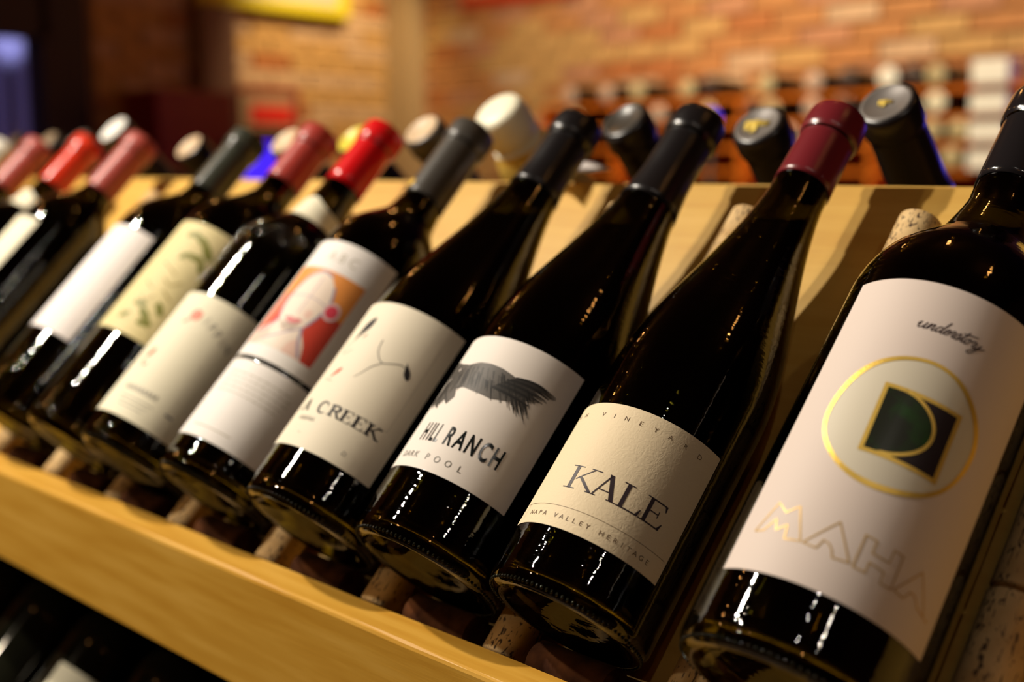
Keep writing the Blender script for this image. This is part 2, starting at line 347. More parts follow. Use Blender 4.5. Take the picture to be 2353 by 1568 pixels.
# ------------------------------------------------------------------ printing on a cylinder
class Ink(MB):
    """Flat print wrapped on a bottle of radius R (m); coordinates a (arc) and u in millimetres."""
    def __init__(s, R, lift=.00034): super().__init__(); s.R = R; s.e = lift
    def P(s, a, u, e=None):
        R = s.R; t = a / 1000 / R; q = R + (s.e if e is None else e); return (q*math.sin(t), -q*math.cos(t), u / 1000)
    def A(s, deg): return math.radians(deg) * s.R * 1000
    def stroke(s, pts, wd, closed=False, smooth=False, step=1.0):
        P = [Vector(p) for p in pts]
        if smooth and len(P) > 2:
            Q = []; n = len(P); rng = n if closed else n - 1
            for i in range(rng):
                p0 = P[(i-1) % n] if closed or i > 0 else P[0]; p1 = P[i]; p2 = P[(i+1) % n]; p3 = P[(i+2) % n] if closed or i + 2 < n else P[-1]
                for k in range(6):
                    t = k / 6; Q.append(.5 * ((2*p1) + (p2 - p0)*t + (2*p0 - 5*p1 + 4*p2 - p3)*t*t + (3*p1 - p0 - 3*p2 + p3)*t**3))
            if not closed: Q.append(P[-1])
            P = Q
        if closed: P = P + [P[0]]
        R_ = [P[0]]; 
        for a, b in zip(P, P[1:]):
            k = max(1, int((b - a).length / step))
            R_ += [a.lerp(b, (i + 1) / k) for i in range(k)]
        n = len(R_); L1, L2 = [], []
        for i in range(n):
            if closed: d0 = (R_[i] - R_[i-1 if i else -2]); d1 = (R_[(i+1) if i < n-1 else 1] - R_[i])
            else: d0 = R_[i] - R_[max(i-1, 0)]; d1 = R_[min(i+1, n-1)] - R_[i]
            d0 = d0.normalized() if d0.length else d1.normalized(); d1 = d1.normalized() if d1.length else d0
            t = (d0 + d1); t = t.normalized() if t.length > .1 else d1
            nn = Vector((-t.y, t.x)); c = max(.45, (1 + d0.dot(d1)) / 2) ** .5
            h = (wd if not callable(wd) else wd(i / max(1, n-1))) / 2 / c
            L1.append(s.P(*(R_[i] - nn*h))); L2.append(s.P(*(R_[i] + nn*h)))
        s.quad_grid([L2, L1])
    def bm_wrap(s, bm, step=1.6):
        bmesh.ops.triangulate(bm, faces=bm.faces[:])
        xs_ = [v.co.x for v in bm.verts]
        if not xs_: return
        x = math.floor(min(xs_) / step) * step
        while x < max(xs_):
            bmesh.ops.bisect_plane(bm, geom=bm.verts[:] + bm.edges[:] + bm.faces[:], plane_co=(x, 0, 0), plane_no=(1, 0, 0)); x += step
        o = len(s.v); bm.verts.index_update()
        s.v += [s.P(v.co.x, v.co.y) for v in bm.verts]
        for f in bm.faces:
            idx = [o + v.index for v in f.verts]
            s.f.append(tuple(idx) if f.normal.z >= 0 else tuple(reversed(idx)))
        bm.free()
    def fill(s, poly, step=1.6):
        bm = bmesh.new(); vs = [bm.verts.new((p[0], p[1], 0)) for p in poly]; f = bm.faces.new(vs); bm.normal_update(); s.bm_wrap(bm, step)
    def disc(s, a, u, ra, ru, n=28, rot=0): s.fill([(a + ra*math.cos(t)*math.cos(rot) - ru*math.sin(t)*math.sin(rot), u + ra*math.cos(t)*math.sin(rot) + ru*math.sin(t)*math.cos(rot)) for t in [2*PI*k/n for k in range(n)]])
    def text(s, body, a, u, h, sx=1.0, shear=0.0, offset=0.0, align='CENTER', rot=0):
        cu = bpy.data.curves.new('tmp', 'FONT'); cu.body = body; cu.size = 1; cu.align_x = align; cu.offset = offset; cu.resolution_u = 3; cu.shear = shear
        ob = bpy.data.objects.new('tmp', cu); C.objects.link(ob); dg = bpy.context.evaluated_depsgraph_get()
        me = bpy.data.meshes.new_from_object(ob.evaluated_get(dg)); bm = bmesh.new(); bm.from_mesh(me)
        k = h / .73; cr, sr = math.cos(rot), math.sin(rot)
        for v in bm.verts:
            x, y = v.co.x * k * sx, v.co.y * k
            v.co = (a + x*cr - y*sr, u + x*sr + y*cr, 0)
        bpy.data.objects.remove(ob); bpy.data.curves.remove(cu); bpy.data.meshes.remove(me)
        bm.normal_update(); s.bm_wrap(bm)
def label_patch(R, p0, p1, u0, u1, lift=.00022, prof=None, bulge=None, seg=56):
    """Paper wrapped round the bottle between angles p0..p1 (deg) and heights u0..u1 (mm)."""
    mb = MB(); rows = []; nu = 2 if prof is None else 8
    us = [u0 + (u1 - u0)*i/nu for i in range(nu + 1)]
    for iu, u in enumerate(us):
        row = []
        for k in range(seg + 1):
            t = math.radians(p0 + (p1 - p0)*k/seg); uu = u / 1000
            if bulge: uu += bulge(k / seg, iu / nu) / 1000
            r = (R if prof is None else prof(uu)) + lift; row.append((r*math.sin(t), -r*math.cos(t), uu))
        rows.append(row)
    mb.quad_grid(rows)
    base = [[tuple(c * (1 - (lift - .00003) / max(math.hypot(p[0], p[1]), .01)) if i < 2 else c for i, c in enumerate(p)) for p in r] for r in (rows[0], rows[-1])]
    mb.quad_grid([base[0], rows[0]]); mb.quad_grid([rows[-1], base[1]])
    for j in (0, -1):
        e = [r[j] for r in rows]; e2 = [tuple(c * (1 - (lift - .00003) / max(math.hypot(p[0], p[1]), .01)) if i < 2 else c for i, c in enumerate(p)) for p in e]
        mb.quad_grid([e, e2] if j == 0 else [e2, e])
    return mb
# ------------------------------------------------------------------ bottles
def bordeaux(R, H=.31, sh=.185, nk=.0145, nu=.238):
    return [(.000, .80*R), (-.0, .84*R), (.0010, .92*R), (.0040, .985*R), (.0085, R), (.02, R), (sh*.6, R), (sh - .012, R), (sh, .995*R), (sh + .010, .955*R), (sh + .020, .86*R), (sh + .029, .71*R), (sh + .036, .575*R), (sh + .043, .47*R), (nu, nk*1.03), (nu + .012, nk), (H - .03, nk*.98), (H - .02, nk*.98)], H
def burgundy(R, H=.31, nk=.0142):
    return [(.000, .80*R), (-.0, .84*R), (.0010, .92*R), (.0040, .985*R), (.0085, R), (.02, R), (.07, R), (.115, R), (.128, .99*R), (.142, .95*R), (.158, .875*R), (.176, .765*R), (.194, .650*R), (.212, .545*R), (.230, .455*R), (.247, .395*R), (.262, nk*1.02), (.275, nk), (H - .02, nk*.98)], H
BODY = {}
def bottle_meshes(key, kind, R, level, **kw):
    if key in BODY: return BODY[key]
    P, H = (bordeaux if kind == 'bordeaux' else burgundy)(R, **kw)
    P = smooth_prof(P[1:], 4); nk = P[-1][1]
    outer = [(.024, 0), (.0225, .22*R), (.017, .45*R), (.008, .66*R), (.0015, .78*R)] + P + [(H - .0195, nk + .001), (H - .014, nk + .0012), (H - .0135, nk), (H - .003, nk*.98), (H - .0015, nk*.9), (H - .0015, .0095)]
    mb = MB(); mb.lathe(outer, 72)
    inner = [(.0275, 0), (.026, .22*R), (.020, .45*R), (.011, .64*R), (.007, .80*R), (.008, .90*R), (.013, R - .0032)] + [(u, max(.0093, r - .0030)) for (u, r) in P if u > .02] + [(H - .0015, .0095)]
    mb.lathe(inner, 72, flip=True)
    gm = mb.mesh('glass_body', M['glass'])
    win_ = [(.0278, 0), (.0263, .22*R), (.0203, .45*R), (.0113, .64*R), (.0073, .80*R), (.0083, .90*R), (.0133, R - .0034)] + [(u, max(.0091, r - .0032)) for (u, r) in P if u > .02]
    mw = MB(); mw.lathe(win_ + [(win_[-1][0] + .001, 0)], 64); me = bpy.data.meshes.new('wine'); me.from_pydata(mw.v, [], mw.f)
    bm = bmesh.new(); bm.from_mesh(me); bmesh.ops.remove_doubles(bm, verts=bm.verts[:], dist=1e-6)
    r = bmesh.ops.bisect_plane(bm, geom=bm.verts[:] + bm.edges[:] + bm.faces[:], plane_co=(0, 0, level), plane_no=(0, -SN, CS), clear_outer=True)
    eds = [e for e in r['geom_cut'] if isinstance(e, bmesh.types.BMEdge)]
    if eds: bmesh.ops.contextual_create(bm, geom=eds)
    for f in bm.faces: f.smooth = True
    bm.to_mesh(me); bm.free(); me.materials.append(M['wine']); me.set_sharp_from_angle(angle=math.radians(40))
    k = MB()                                             # knurled bearing ring
    for ring in ((.0018, .952, 96),):
        for q in range(ring[2]):
            t = 2*PI*(q + (.5 if ring[0] > .003 else 0)) / ring[2]; rr = ring[1]*R
            k.ball((rr*math.sin(t), -rr*math.cos(t), ring[0]), .0007, .0007, .0010, 6, 4)
    km = k.mesh('knurled_ring', M['dark_glass'])
    def prof(u):
        for (a, ra), (b, rb) in zip(P, P[1:]):
            if a <= u <= b: return ra + (rb - ra) * (u - a) / max(b - a, 1e-9)
        return P[-1][1]
    BODY[key] = (gm, me, km, prof, H, P); return BODY[key]
def add(me, name, parent): o = bpy.data.objects.new(name, me); C.objects.link(o); o.parent = parent; return o
def cap_mesh(P, H, u0, m, lip=.017, seal=True):
    prof = [(u0, None)] + [(u, None) for (u, r) in P if u0 + .001 < u < H - lip - .003] + [(H - lip - .003, None)]
    def pr(u):
        for (a, ra), (b, rb) in zip(P, P[1:]):
            if a <= u <= b: return ra + (rb - ra) * (u - a) / max(b - a, 1e-9)
        return P[-1][1]
    pts = [(u, pr(u) + .0006) for u, _ in prof]; rl_ = pts[-1][1]
    pts = [(u0 - .00005, pr(u0) + .0001)] + pts
    pts += [(H - lip - .0015, rl_ + .0004), (H - lip - .0003, rl_ + .0013), (H - lip + .002, rl_ + .0016), (H - .004, rl_ + .0015), (H - .0015, rl_ + .0009), (H, rl_ - .0012), (H + .0001, rl_ - .004), (H - .0004, rl_ - .0046), (H - .0004, 0)]
    mb = MB(); mb.lathe(pts, 48); me = mb.mesh('capsule', m); return me
def make_bottle(key, X, kind, R, cap, cap_u, label, level=.236, knurl=False, slide=0, group='wine bottles lying on the front slope', **kw):
    gm, wm, km, prof, H, P = bottle_meshes((kind, R, level), kind, R, level, **kw)
    root = empty('wine_bottle', RK(X, slide, R + .0003), label, 'bottle', (AX, 0, 0), group)
    add(gm, 'glass_body', root); add(wm, 'wine', root)
    if knurl: add(km, 'knurled_ring', root)
    cp = add(cap_mesh(P, H, cap_u, M[cap]), 'capsule', root)
    return root, cp, prof, P, H
def ink_obj(ink, name, m, parent): return ink.build(name, M[m], parent)
GF = 'wine bottles lying on the front slope'
# --- bottle 1: blush label, gold rings
R = .0428
b, cp, prof, P, H = make_bottle('maha', XF['maha'], 'bordeaux', R, 'cap_gloss_black', .252, 'largest nearest bottle, blush label with gold ring and dark square', .232, True, sh=.176)
lab = label_patch(R, -31, 84.5, 28, 164.5).build('front_label', M['p_blush'], b)
i = Ink(R); A = i.A
ctr = (A(27), 101.0); rx, ru = 27.8, 28.0
hz = Ink(R, .00028); hz.disc(ctr[0], ctr[1], rx, ru, 60); ink_obj(hz, 'halo_print', 'haze', lab)
g = Ink(R, .00042)
g.stroke([(ctr[0] + rx*math.cos(2*PI*k/64) + .5*math.sin(6*PI*k/64), ctr[1] + ru*math.sin(2*PI*k/64) + .4*math.cos(5*2*PI*k/64)) for k in range(64)], lambda t: 2.0 + .4*math.sin(t*19), closed=True)
sq = [(A(12.8), 114.2), (A(50.5), 113.7), (A(51.2), 85.4), (A(13.8), 85.3)]
pb = Ink(R, .00034); pb.fill(sq); ink_obj(pb, 'square_print', 'plum_black', lab)
acx, acu = A(12.5), 99.8
arc = [(A(37), 114.0)] + [(A(13)+ 19.6*math.cos(t) + 2.2, 100 + 14.5*math.sin(t)) for t in [math.radians(q) for q in range(75, -76, -10)]] + [(A(33), 85.5)]
em = Ink(R, .00038); em.fill([sq[0]] + arc + [sq[3]]); ink_obj(em, 'emerald_print', 'emerald', lab)
g.stroke(sq, 1.7, closed=True); g.stroke(arc, 1.35, smooth=True)
ink_obj(g, 'gold_ring_print', 'gold', lab)
g = Ink(R, .00036); lw = .50
def rel(c0, c1, u0, u1, pts): return [(A(c0) + (A(c1) - A(c0))*x, u0 + (u1 - u0)*y) for x, y in pts]
Mo = rel(-20, 6.5, 42.5, 56.5, [(0, .10), (.27, 1.0), (.50, .74), (.72, .98), (1.0, .05), (.70, .0), (.64, .40), (.46, .20), (.37, .52), (.20, .14)])
A1 = rel(7.7, 30.5, 42, 55, [(0, .08), (.53, 1.0), (1.0, .02), (.66, -.04), (.60, .16), (.50, .30), (.38, .34), (.30, .05)])
Ho = rel(32, 52, 41, 54.5, [(0.02, .05), (.02, 1.0), (.30, .98), (.30, .62), (.74, .62), (.74, 1.0), (.99, .98), (1.0, .02), (.72, .0), (.70, .32), (.32, .36), (.32, .06)])
A2 = rel(53.3, 74.5, 40.5, 53.8, [(0, .10), (.50, 1.0), (1.0, .0), (.70, .10), (.62, .22), (.52, .32), (.40, .33), (.28, .06)])
for q in (Mo, A1, Ho, A2): g.stroke(q, lw, closed=True)
g.disc(A(76.5), 40.3, .6, .6)
ink_obj(g, 'gold_lettering', 'gold_pale', lab)
sg = Ink(R, .00034)
def script(ink, strokes, a, u, k, wd, slant=.45):
    for st in strokes: ink.stroke([(a + (x + y*slant)*k, u + y*k) for x, y in st], wd, smooth=True, step=.35)
def sc_letters():
    L = []; x = 0
    def put(st, adv): 
        nonlocal x
        L.extend([[(px + x, py) for px, py in s_] for s_ in st]); x += adv
    put([[(-.25, .5), (0, 1.0), (0, .2), (.25, 0), (.6, .35), (.75, 1.0), (.72, .15), (.95, 0), (1.2, .4)]], 1.15)            # u
    put([[(0, .3), (.12, 1.0), (.1, 0)], [(.1, .1), (.35, .85), (.6, 1.0), (.68, .7), (.62, .15), (.85, 0), (1.1, .4)]], 1.05)  # n
    put([[(.7, .85), (.35, 1.0), (.05, .5), (.25, 0), (.6, .3), (.85, 1.2), (.95, 2.1), (.8, 1.0), (.75, .2), (.98, 0), (1.2, .4)]], 1.1)  # d
    put([[(0, .4), (.5, .6), (.55, .95), (.25, .95), (.08, .4), (.3, 0), (.75, .3)]], .72)                                      # e
    put([[(0, .35), (.2, 1.0), (.28, 1.1), (.55, .95), (.45, .3), (.6, 0), (.85, .35)]], .75)                                   # r
    put([[(0, .3), (.35, 1.15), (.55, .55), (.4, 0), (.05, .1)], [(.4, 0), (.75, .35)]], .72)                                   # s
    put([[(0, .4), (.35, 1.0), (.42, 1.9), (.25, .5), (.4, 0), (.75, .4)], [(-.15, 1.35), (1.7, 1.75)]], .68)                   # t
    put([[(.35, 1.0), (.02, .6), (.2, 0), (.55, .4), (.4, 1.0), (.65, .85), (.85, .8)]], .75)                                   # o
    put([[(0, .6), (.2, 1.0), (.28, 1.1), (.55, .95), (.45, .3), (.6, 0), (.85, .35)]], .75)                                    # r
    put([[(0, .9), (.1, .2), (.35, .05), (.65, .9), (.45, -.4), (.05, -1.1), (-.3, -.8), (.2, -.2), (.9, .3), (1.3, .6)]], 1.0) # y
    return L, x
SL, SW = sc_letters()
kk = (A(49) - A(14)) / (SW + .6)
script(sg, SL, A(14), 142.6, kk, .42, .40)
ink_obj(sg, 'script_lettering', 'ink_plum', lab)
# --- bottle 2: embossed cream label, maroon capsule
R = .0382
b, cp, prof, P, H = make_bottle('kale', XF['kale'], 'burgundy', R, 'cap_maroon', .258, 'sloping bottle with maroon capsule and embossed cream four-letter label', .237, True)
lab = label_patch(R, -43, 79.5, 27, 90.5).build('front_label', M['p_kale'], b)
i = Ink(R); A = i.A
def serif(ink, ch, a, u, h, wmm, thick=1.75, thin=.58, sf=.46):
    """Roman capitals drawn as filled strokes; box wmm by h."""
    def q(pts): ink.fill([(a + x*wmm, u + y*h) for x, y in pts], 1.0)
    tk, tn = thick / wmm, thin / wmm; sh_ = sf / h
    def stem(x, w=None): w = w or tk; q([(x - w/2, 0), (x + w/2, 0), (x + w/2, 1), (x - w/2, 1)])
    def foot(x, y, hw=.17): q([(x - hw, y), (x + hw, y), (x + hw, y + sh_), (x - hw, y + sh_)])
    def diag(x0, y0, x1, y1, w): q([(x0 - w/2, y0), (x0 + w/2, y0), (x1 + w/2, y1), (x1 - w/2, y1)])
    if ch == 'K':
        stem(.20); foot(.20, 0, .20); foot(.20, 1 - sh_, .20); diag(.30, .42, .80, 1, tn*1.3); foot(.82, 1 - sh_, .17)
        diag(.92, 0, .42, .56, tk*1.15); foot(.92, 0, .16)
    elif ch == 'A':
        diag(.12, 0, .53, 1.02, tn*1.3); diag(.86, 0, .50, 1.02, tk*1.15); q([(.25, .30), (.74, .30), (.73, .345), (.27, .345)]); foot(.12, 0, .15); foot(.86, 0, .18)
    elif ch == 'L':
        stem(.24); foot(.24, 1 - sh_, .22); foot(.2, 0, .16); q([(.24, 0), (.93, 0), (.98, .30), (.94, .30), (.82, .055), (.24, .055)])
    elif ch == 'E':
        stem(.24); foot(.2, 1 - sh_, .18); foot(.2, 0, .18); q([(.24, 0), (.90, 0), (.96, .28), (.92, .28), (.80, .055), (.24, .055)])
        q([(.24, 1), (.88, 1), (.90, .76), (.86, .76), (.78, .945), (.24, .945)]); q([(.24, .49), (.66, .49), (.66, .535), (.24, .535)]); q([(.64, .38), (.68, .38), (.68, .65), (.64, .65)])
    elif ch == 'R':
        stem(.22); foot(.22, 0, .19); foot(.2, 1 - sh_, .17)
        ink.stroke([(a + x*wmm, u + y*h) for x, y in ((.22, .97), (.55, .97), (.74, .85), (.74, .66), (.55, .53), (.22, .53))], lambda t: thin + (thick - thin)*math.sin(PI*t)**2, smooth=True, step=.5)
        diag(.92, 0, .52, .55, tk); foot(.93, 0, .12)
    elif ch == 'C':
        pts = [(.52 + .42*math.cos(t), .5 + .5*math.sin(t)) for t in [math.radians(d_) for d_ in range(48, 316, 12)]]
        ink.stroke([(a + x*wmm, u + y*h) for x, y in pts], lambda t: thin + (thick - thin)*math.sin(PI*t)**2, step=.5); q([(.80, .68), (.85, .68), (.85, .98), (.80, .98)])
for ch, p0, p1 in (('K', -8, 15), ('A', 12.3, 30.6), ('L', 30, 47.5), ('E', 46.5, 64)):
    serif(i, ch, A(p0), 45.9, 11.2, A(p1) - A(p0))
ink_obj(i, 'large_lettering', 'ink_plum', lab)
t = Ink(R)
t.stroke([(A(-38), 36.6), (A(77), 37.4)], .16); t.stroke([(A(-33), 36.6), (A(-33), 29)], .13)
tx = 'NAPA VALLEY HERITAGE'
for k, ch in enumerate(tx):
    if ch != ' ': t.text(ch, A(-24.5 + 90.5*k/(len(tx) - 1)), 31.2, 2.25, 1.05)
for ch, p in (('A', -37), ('H', -27.6), ('V', -8.5), ('I', 1.2), ('N', 10.8), ('E', 21), ('Y', 31.5), ('A', 42), ('R', 53), ('D', 64.5)): t.text(ch, A(p), 83.2, 2.3, 1.05)
ink_obj(t, 'small_lettering', 'ink_brown', lab)
label_patch(R, 150, 250, 20, 80).build('back_label', M['p_old'], b)
# --- bottle 3: bird label
R = .0404
b, cp, prof, P, H = make_bottle('hill', XF['hill'], 'burgundy', R, 'cap_black', .238, 'sloping bottle with black capsule and grey flying bird label', .228, True)
lab = label_patch(R, -50, 71.5, 34.8, 114).build('front_label', M['p_white'], b)
label_patch(R, 95, 230, 22, 92).build('back_label', M['p_old'], b)
i = Ink(R, .00036); A = i.A; hs = .62
for ch, p in (('H', -12.3), ('I', -6.8), ('L', -3.2), ('L', 1.2)): i.text(ch, A(p), 50.2, 10.2, hs*.62, offset=.022)
for ch, p in (('R', 11.2), ('A', 20.0), ('N', 29.2), ('C', 38.6), ('H', 47.6)): i.text(ch, A(p), 50.3, 10.2, hs*.86, offset=.022)
ink_obj(i, 'foil_lettering', 'ink_foil', lab)
t = Ink(R)
for ch, p in (('D', -21.5), ('A', -16.5), ('R', -11.8), ('K', -6.8), ('P', 4), ('O', 12.5), ('O', 21.5), ('L', 30.5)): t.text(ch, A(p), 40.2, 3.5, .95, offset=.006)
ink_obj(t, 'small_lettering', 'ink_grey', lab)
rb = random.Random(3)
feathers = {k: Ink(R, .00030 + .00003*n) for n, k in enumerate('edcba')}
body = [(-45, 97), (-38, 99), (-30, 98.5), (-22, 96.5), (-12, 95.5), (-2, 97.5), (8, 97.8), (18, 97.2), (26, 96), (34, 94.6), (42, 92.6), (43, 88), (38, 84), (30, 81.6), (22, 80), (14, 80.5), (6, 81), (-4, 82), (-12, 80), (-18, 77), (-26, 80), (-34, 86), (-45, 90)]
feathers['d'].fill([(A(a), u) for a, u in body])
feathers['c'].fill([(A(a), u) for a, u in ((-44, 96), (-30, 97.5), (-22, 94), (-14, 88), (-18, 82), (-26, 82), (-36, 87), (-44, 90))])
feathers['d'].fill([(A(a), u) for a, u in ((-22, 86), (-12, 84), (-6, 76), (-10, 71.5), (-16, 74), (-22, 69.5), (-29, 73), (-31, 70), (-36, 74), (-30, 82))])
for k in range(26):     # tail
    a0 = -28 + rb.uniform(-4, 5); f = rb.random(); a1 = -37 + f*30; u1 = 69.5 + rb.uniform(-1, 4) + 2.5*abs(f - .5)
    feathers[rb.choice('abcd')].stroke([(A(a0), 85 + rb.uniform(-3, 2)), (A((a0 + a1)/2), (85 + u1)/2 - .5), (A(a1), u1)], lambda t_: .9*(1 - .75*t_) + .1, smooth=True)
for k in range(170):    # hanging wing coverts
    a0 = rb.uniform(-16, 44); u0 = 95.5 - .10*max(0, a0 - 15) - rb.uniform(0, 9); L_ = rb.uniform(4, 8.5); sl_ = .30 + .014*a0
    feathers[rb.choice('abbccddde')].stroke([(A(a0), u0), (A(a0) + sl_*L_*.5, u0 - L_*.5), (A(a0) + sl_*L_, u0 - L_)], lambda t_: .15 + .75*(1 - t_)*min(1, t_*6 + .2), smooth=True)
for k in range(17):     # primaries reaching to the right
    f = k / 16; a0 = 30 - 12*f; u0 = 95.2 - 9*f; a1 = 62 - 15*f + rb.uniform(-1.5, 1.5); u1 = 97.0 - 11.5*f + rb.uniform(-.6, .6)
    feathers['abcb'[k % 4]].stroke([(A(a0), u0), (A((a0 + a1)/2), (u0 + u1)/2 + 1.4*(1 - f)), (A(a1), u1)], lambda t_: .25 + 1.5*math.sin(PI*min(1, t_*.8 + .15))*(1 - t_*.75), smooth=True)
for k in range(30):     # head and back down
    a0 = rb.uniform(-40, -16); u0 = rb.uniform(86, 96.5); feathers[rb.choice('bcde')].stroke([(A(a0), u0), (A(a0) + 1.6, u0 - rb.uniform(1.5, 4))], lambda t_: .6*(1 - .6*t_))
for n, k in enumerate('edcba'): ink_obj(feathers[k], 'bird_print', 'feather_%s' % k, lab)
wf = Ink(R, .00046); wf.disc(A(-20.5), 92.6, .5, 1.1, 12, -.5); wf.stroke([(A(-34), 82), (A(-29), 86), (A(-25), 87.4)], .5, smooth=True); ink_obj(wf, 'bird_highlight', 'p_white', lab)
# --- bottle 4: seed pod label
R = .0409
b, cp, prof, P, H = make_bottle('creek', XF['creek'], 'burgundy', R, 'cap_black', .247, 'sloping bottle with black capsule and ivory label of black seed pods', .232, True)
lab = label_patch(R, -50, 71.5, 28.8, 125.8).build('front_label', M['p_ivory'], b)
label_patch(R, 95, 235, 25, 95).build('back_label', M['p_old'], b)
i = Ink(R); A = i.A
for ch, p0, p1 in (('A', -19, -8.5), ('C', 1.4, 11.5), ('R', 12.8, 24), ('E', 24, 33.8), ('E', 34.4, 44.4), ('K', 45.2, 57)): serif(i, ch, A(p0), 50.6, 7.0, A(p1) - A(p0), 1.7, .8, .85)
def drop(ink, x0, u0, x1, u1, wmax): ink.stroke([(x0 + (x1 - x0)*q/14, u0 + (u1 - u0)*q/14) for q in range(15)], lambda t_: .15 + wmax*math.sin(PI*min(1, t_**1.5*.93))**.9, step=.5)
drop(i, A(-12.5), 97.5, A(-3), 114.5, 5.6)
i.stroke([(A(17), 102), (A(18.5), 96), (A(23), 91.5), (A(28.2), 89.6), (A(35), 91.6), (A(41), 93.2), (A(46), 92.6), (A(48), 91.6)], .42, smooth=True)
i.stroke([(A(28.2), 89.6), (A(22), 85), (A(18), 80), (A(14), 76)], lambda t_: .45 - .25*t_, smooth=True)
drop(i, A(44), 96.0, A(51), 87.5, 3.4)
i.stroke([(A(-14), 98), (A(-17), 93), (A(-14), 89), (A(-6), 92)], .22, smooth=True)
ink_obj(i, 'black_print', 'ink', lab)
rdl = Ink(R); drop(rdl, A(-10), 72.5, A(-2.2), 79.5, 2.4); rdl.stroke([(A(-3), 100.5), (A(-.5), 103)], .8); ink_obj(rdl, 'red_print', 'red_leaf', lab)
gt = Ink(R); gt.stroke([(A(-16), 71.8), (A(-4), 70.4)], .3); gt.stroke([(A(60), 58), (A(60), 112)], .12); gt.stroke([(A(40), 58), (A(60), 58)], .12)
gx = A(-12)
for q in range(7): gt.stroke([(gx + q*1.9, 45 + .6*math.sin(q*2)), (gx + q*1.9 + .7, 47.2), (gx + q*1.9 + .9, 45), (gx + q*1.9 + 1.7, 45.4)], .28, smooth=True)
gt.stroke([(A(41), 35.2), (A(44), 35.2), (A(44.4), 36.6), (A(42), 37.3), (A(41), 35.2)], .3); gt.stroke([(A(-2), 37), (A(1), 37)], .3)
ink_obj(gt, 'grey_print', 'ink_grey', lab)
# --- bottle 5: painted portrait label
R = .0376
b, cp, prof, P, H = make_bottle('port', XF['port'], 'bordeaux', R, 'cap_grey', .240, 'square-shouldered bottle with charcoal capsule and painted face label', .232, True, sh=.181)
lab = label_patch(R, -44, 76, 80.3, 173).build('front_label', M['p_bright'], b)
lb2 = label_patch(R, -44, 76, 21.5, 77.2).build('lower_label', M['p_bright'], b)
i = Ink(R); A = i.A
def F(a, u): return (A(-20 + 81*a), 89.3 + 61.5*u)        # picture square
bgp = Ink(R, .00026); bgp.fill([F(0, 0), F(1, 0), F(1, 1), F(0, 1)]); ink_obj(bgp, 'painting_ground', 'red_paint', lab)
og = Ink(R, .00029); og.fill([F(0, .62), F(.2, .66), F(.5, .8), F(.75, .58), F(1, .55), F(1, 1), F(0, 1)]); ink_obj(og, 'painting_orange', 'orange', lab)
co = Ink(R, .00029); co.fill([F(0, .15), F(.16, .28), F(.24, .55), F(.2, .66), F(0, .62)]); ink_obj(co, 'painting_coral', 'coral', lab)
sk = Ink(R, .00032)
sk.fill([F(0, 0), F(.86, 0), F(.80, .14), F(.68, .28), F(.62, .34), F(.30, .30), F(.2, .24), F(.06, .16), F(0, .12)])
sk.fill([F(.50, .20), F(.38, .24), F(.28, .36), F(.22, .54), F(.24, .74), F(.32, .88), F(.45, .965), F(.58, .95), F(.70, .84), F(.755, .68), F(.74, .50), F(.68, .34), F(.60, .24)]); ink_obj(sk, 'painting_face', 'skin', lab)
rs = Ink(R, .00035); rs.fill([F(.0, .0), F(.2, .0), F(.34, .12), F(.26, .20), F(.08, .14), F(0, .10)]); rs.fill([F(.6, .0), F(.84, .0), F(.79, .12), F(.7, .20), F(.62, .12)]); rs.disc(*F(.62, .47), 2.6, 3.2); ink_obj(rs, 'painting_shade', 'skin_rose', lab)
li = Ink(R, .00038)
for pts in ([F(.28, .36), F(.22, .54), F(.24, .74), F(.32, .88), F(.45, .965), F(.6, .94)], [F(.70, .84), F(.76, .68), F(.74, .5), F(.68, .34)], [F(.30, .34), F(.24, .22), F(.1, .14)], [F(.66, .32), F(.72, .16), F(.82, .02)]): li.stroke(pts, 1.5, smooth=True)
li.stroke([F(.24, .62), F(.5, .655), F(.75, .62)], .5, smooth=True); li.stroke([F(.5, .9), F(.5, .5), F(.49, .44)], .45, smooth=True); li.stroke([F(.25, .05), F(.45, .16), F(.66, .30)], .9, smooth=True)
ink_obj(li, 'painting_lines', 'lilac', lab)
lp = Ink(R, .00041); lp.fill([F(.37, .355), F(.44, .385), F(.50, .372), F(.56, .39), F(.62, .37), F(.56, .325), F(.49, .305), F(.42, .325)]); ink_obj(lp, 'painting_lips', 'lips', lab)
er = Ink(R, .00041); er.disc(*F(.83, .60), 5.4, 6.4, 24); ink_obj(er, 'earring_rim', 'ear_ring', lab)
er = Ink(R, .00044); er.disc(*F(.83, .60), 3.8, 4.4, 24); ink_obj(er, 'earring_print', 'earring', lab)
er = Ink(R, .00044); er.fill([F(.06, .74), F(.16, .8), F(.22, .78), F(.2, .7), F(.1, .66)]); ink_obj(er, 'painting_patch', 'orange', lab)
t = Ink(R)
for ch, p in (('A', 13), ('B', 24.5), ('C', 37)): t.text(ch, A(p), 158, 7.2, .9)
ink_obj(t, 'grey_lettering', 'ink_faint', lab)
t = Ink(R); rw = random.Random(5)
for ln in range(5):
    a = -8.0
    while a < 60: wl = rw.uniform(3, 8); t.stroke([(A(a), 68 - ln*3.4), (A(a + wl), 68 - ln*3.4)], .75); a += wl + 1.6
t.stroke([(A(-5), 29), (A(40), 29)], .7)
ink_obj(t, 'fine_print', 'ink_faint', lb2)
gs = Ink(.0156, .0002); gs.disc(math.radians(-14)*15.6, 246, 3.6, 3.6); sl_o = ink_obj(gs, 'gold_seal', 'gold', cp)
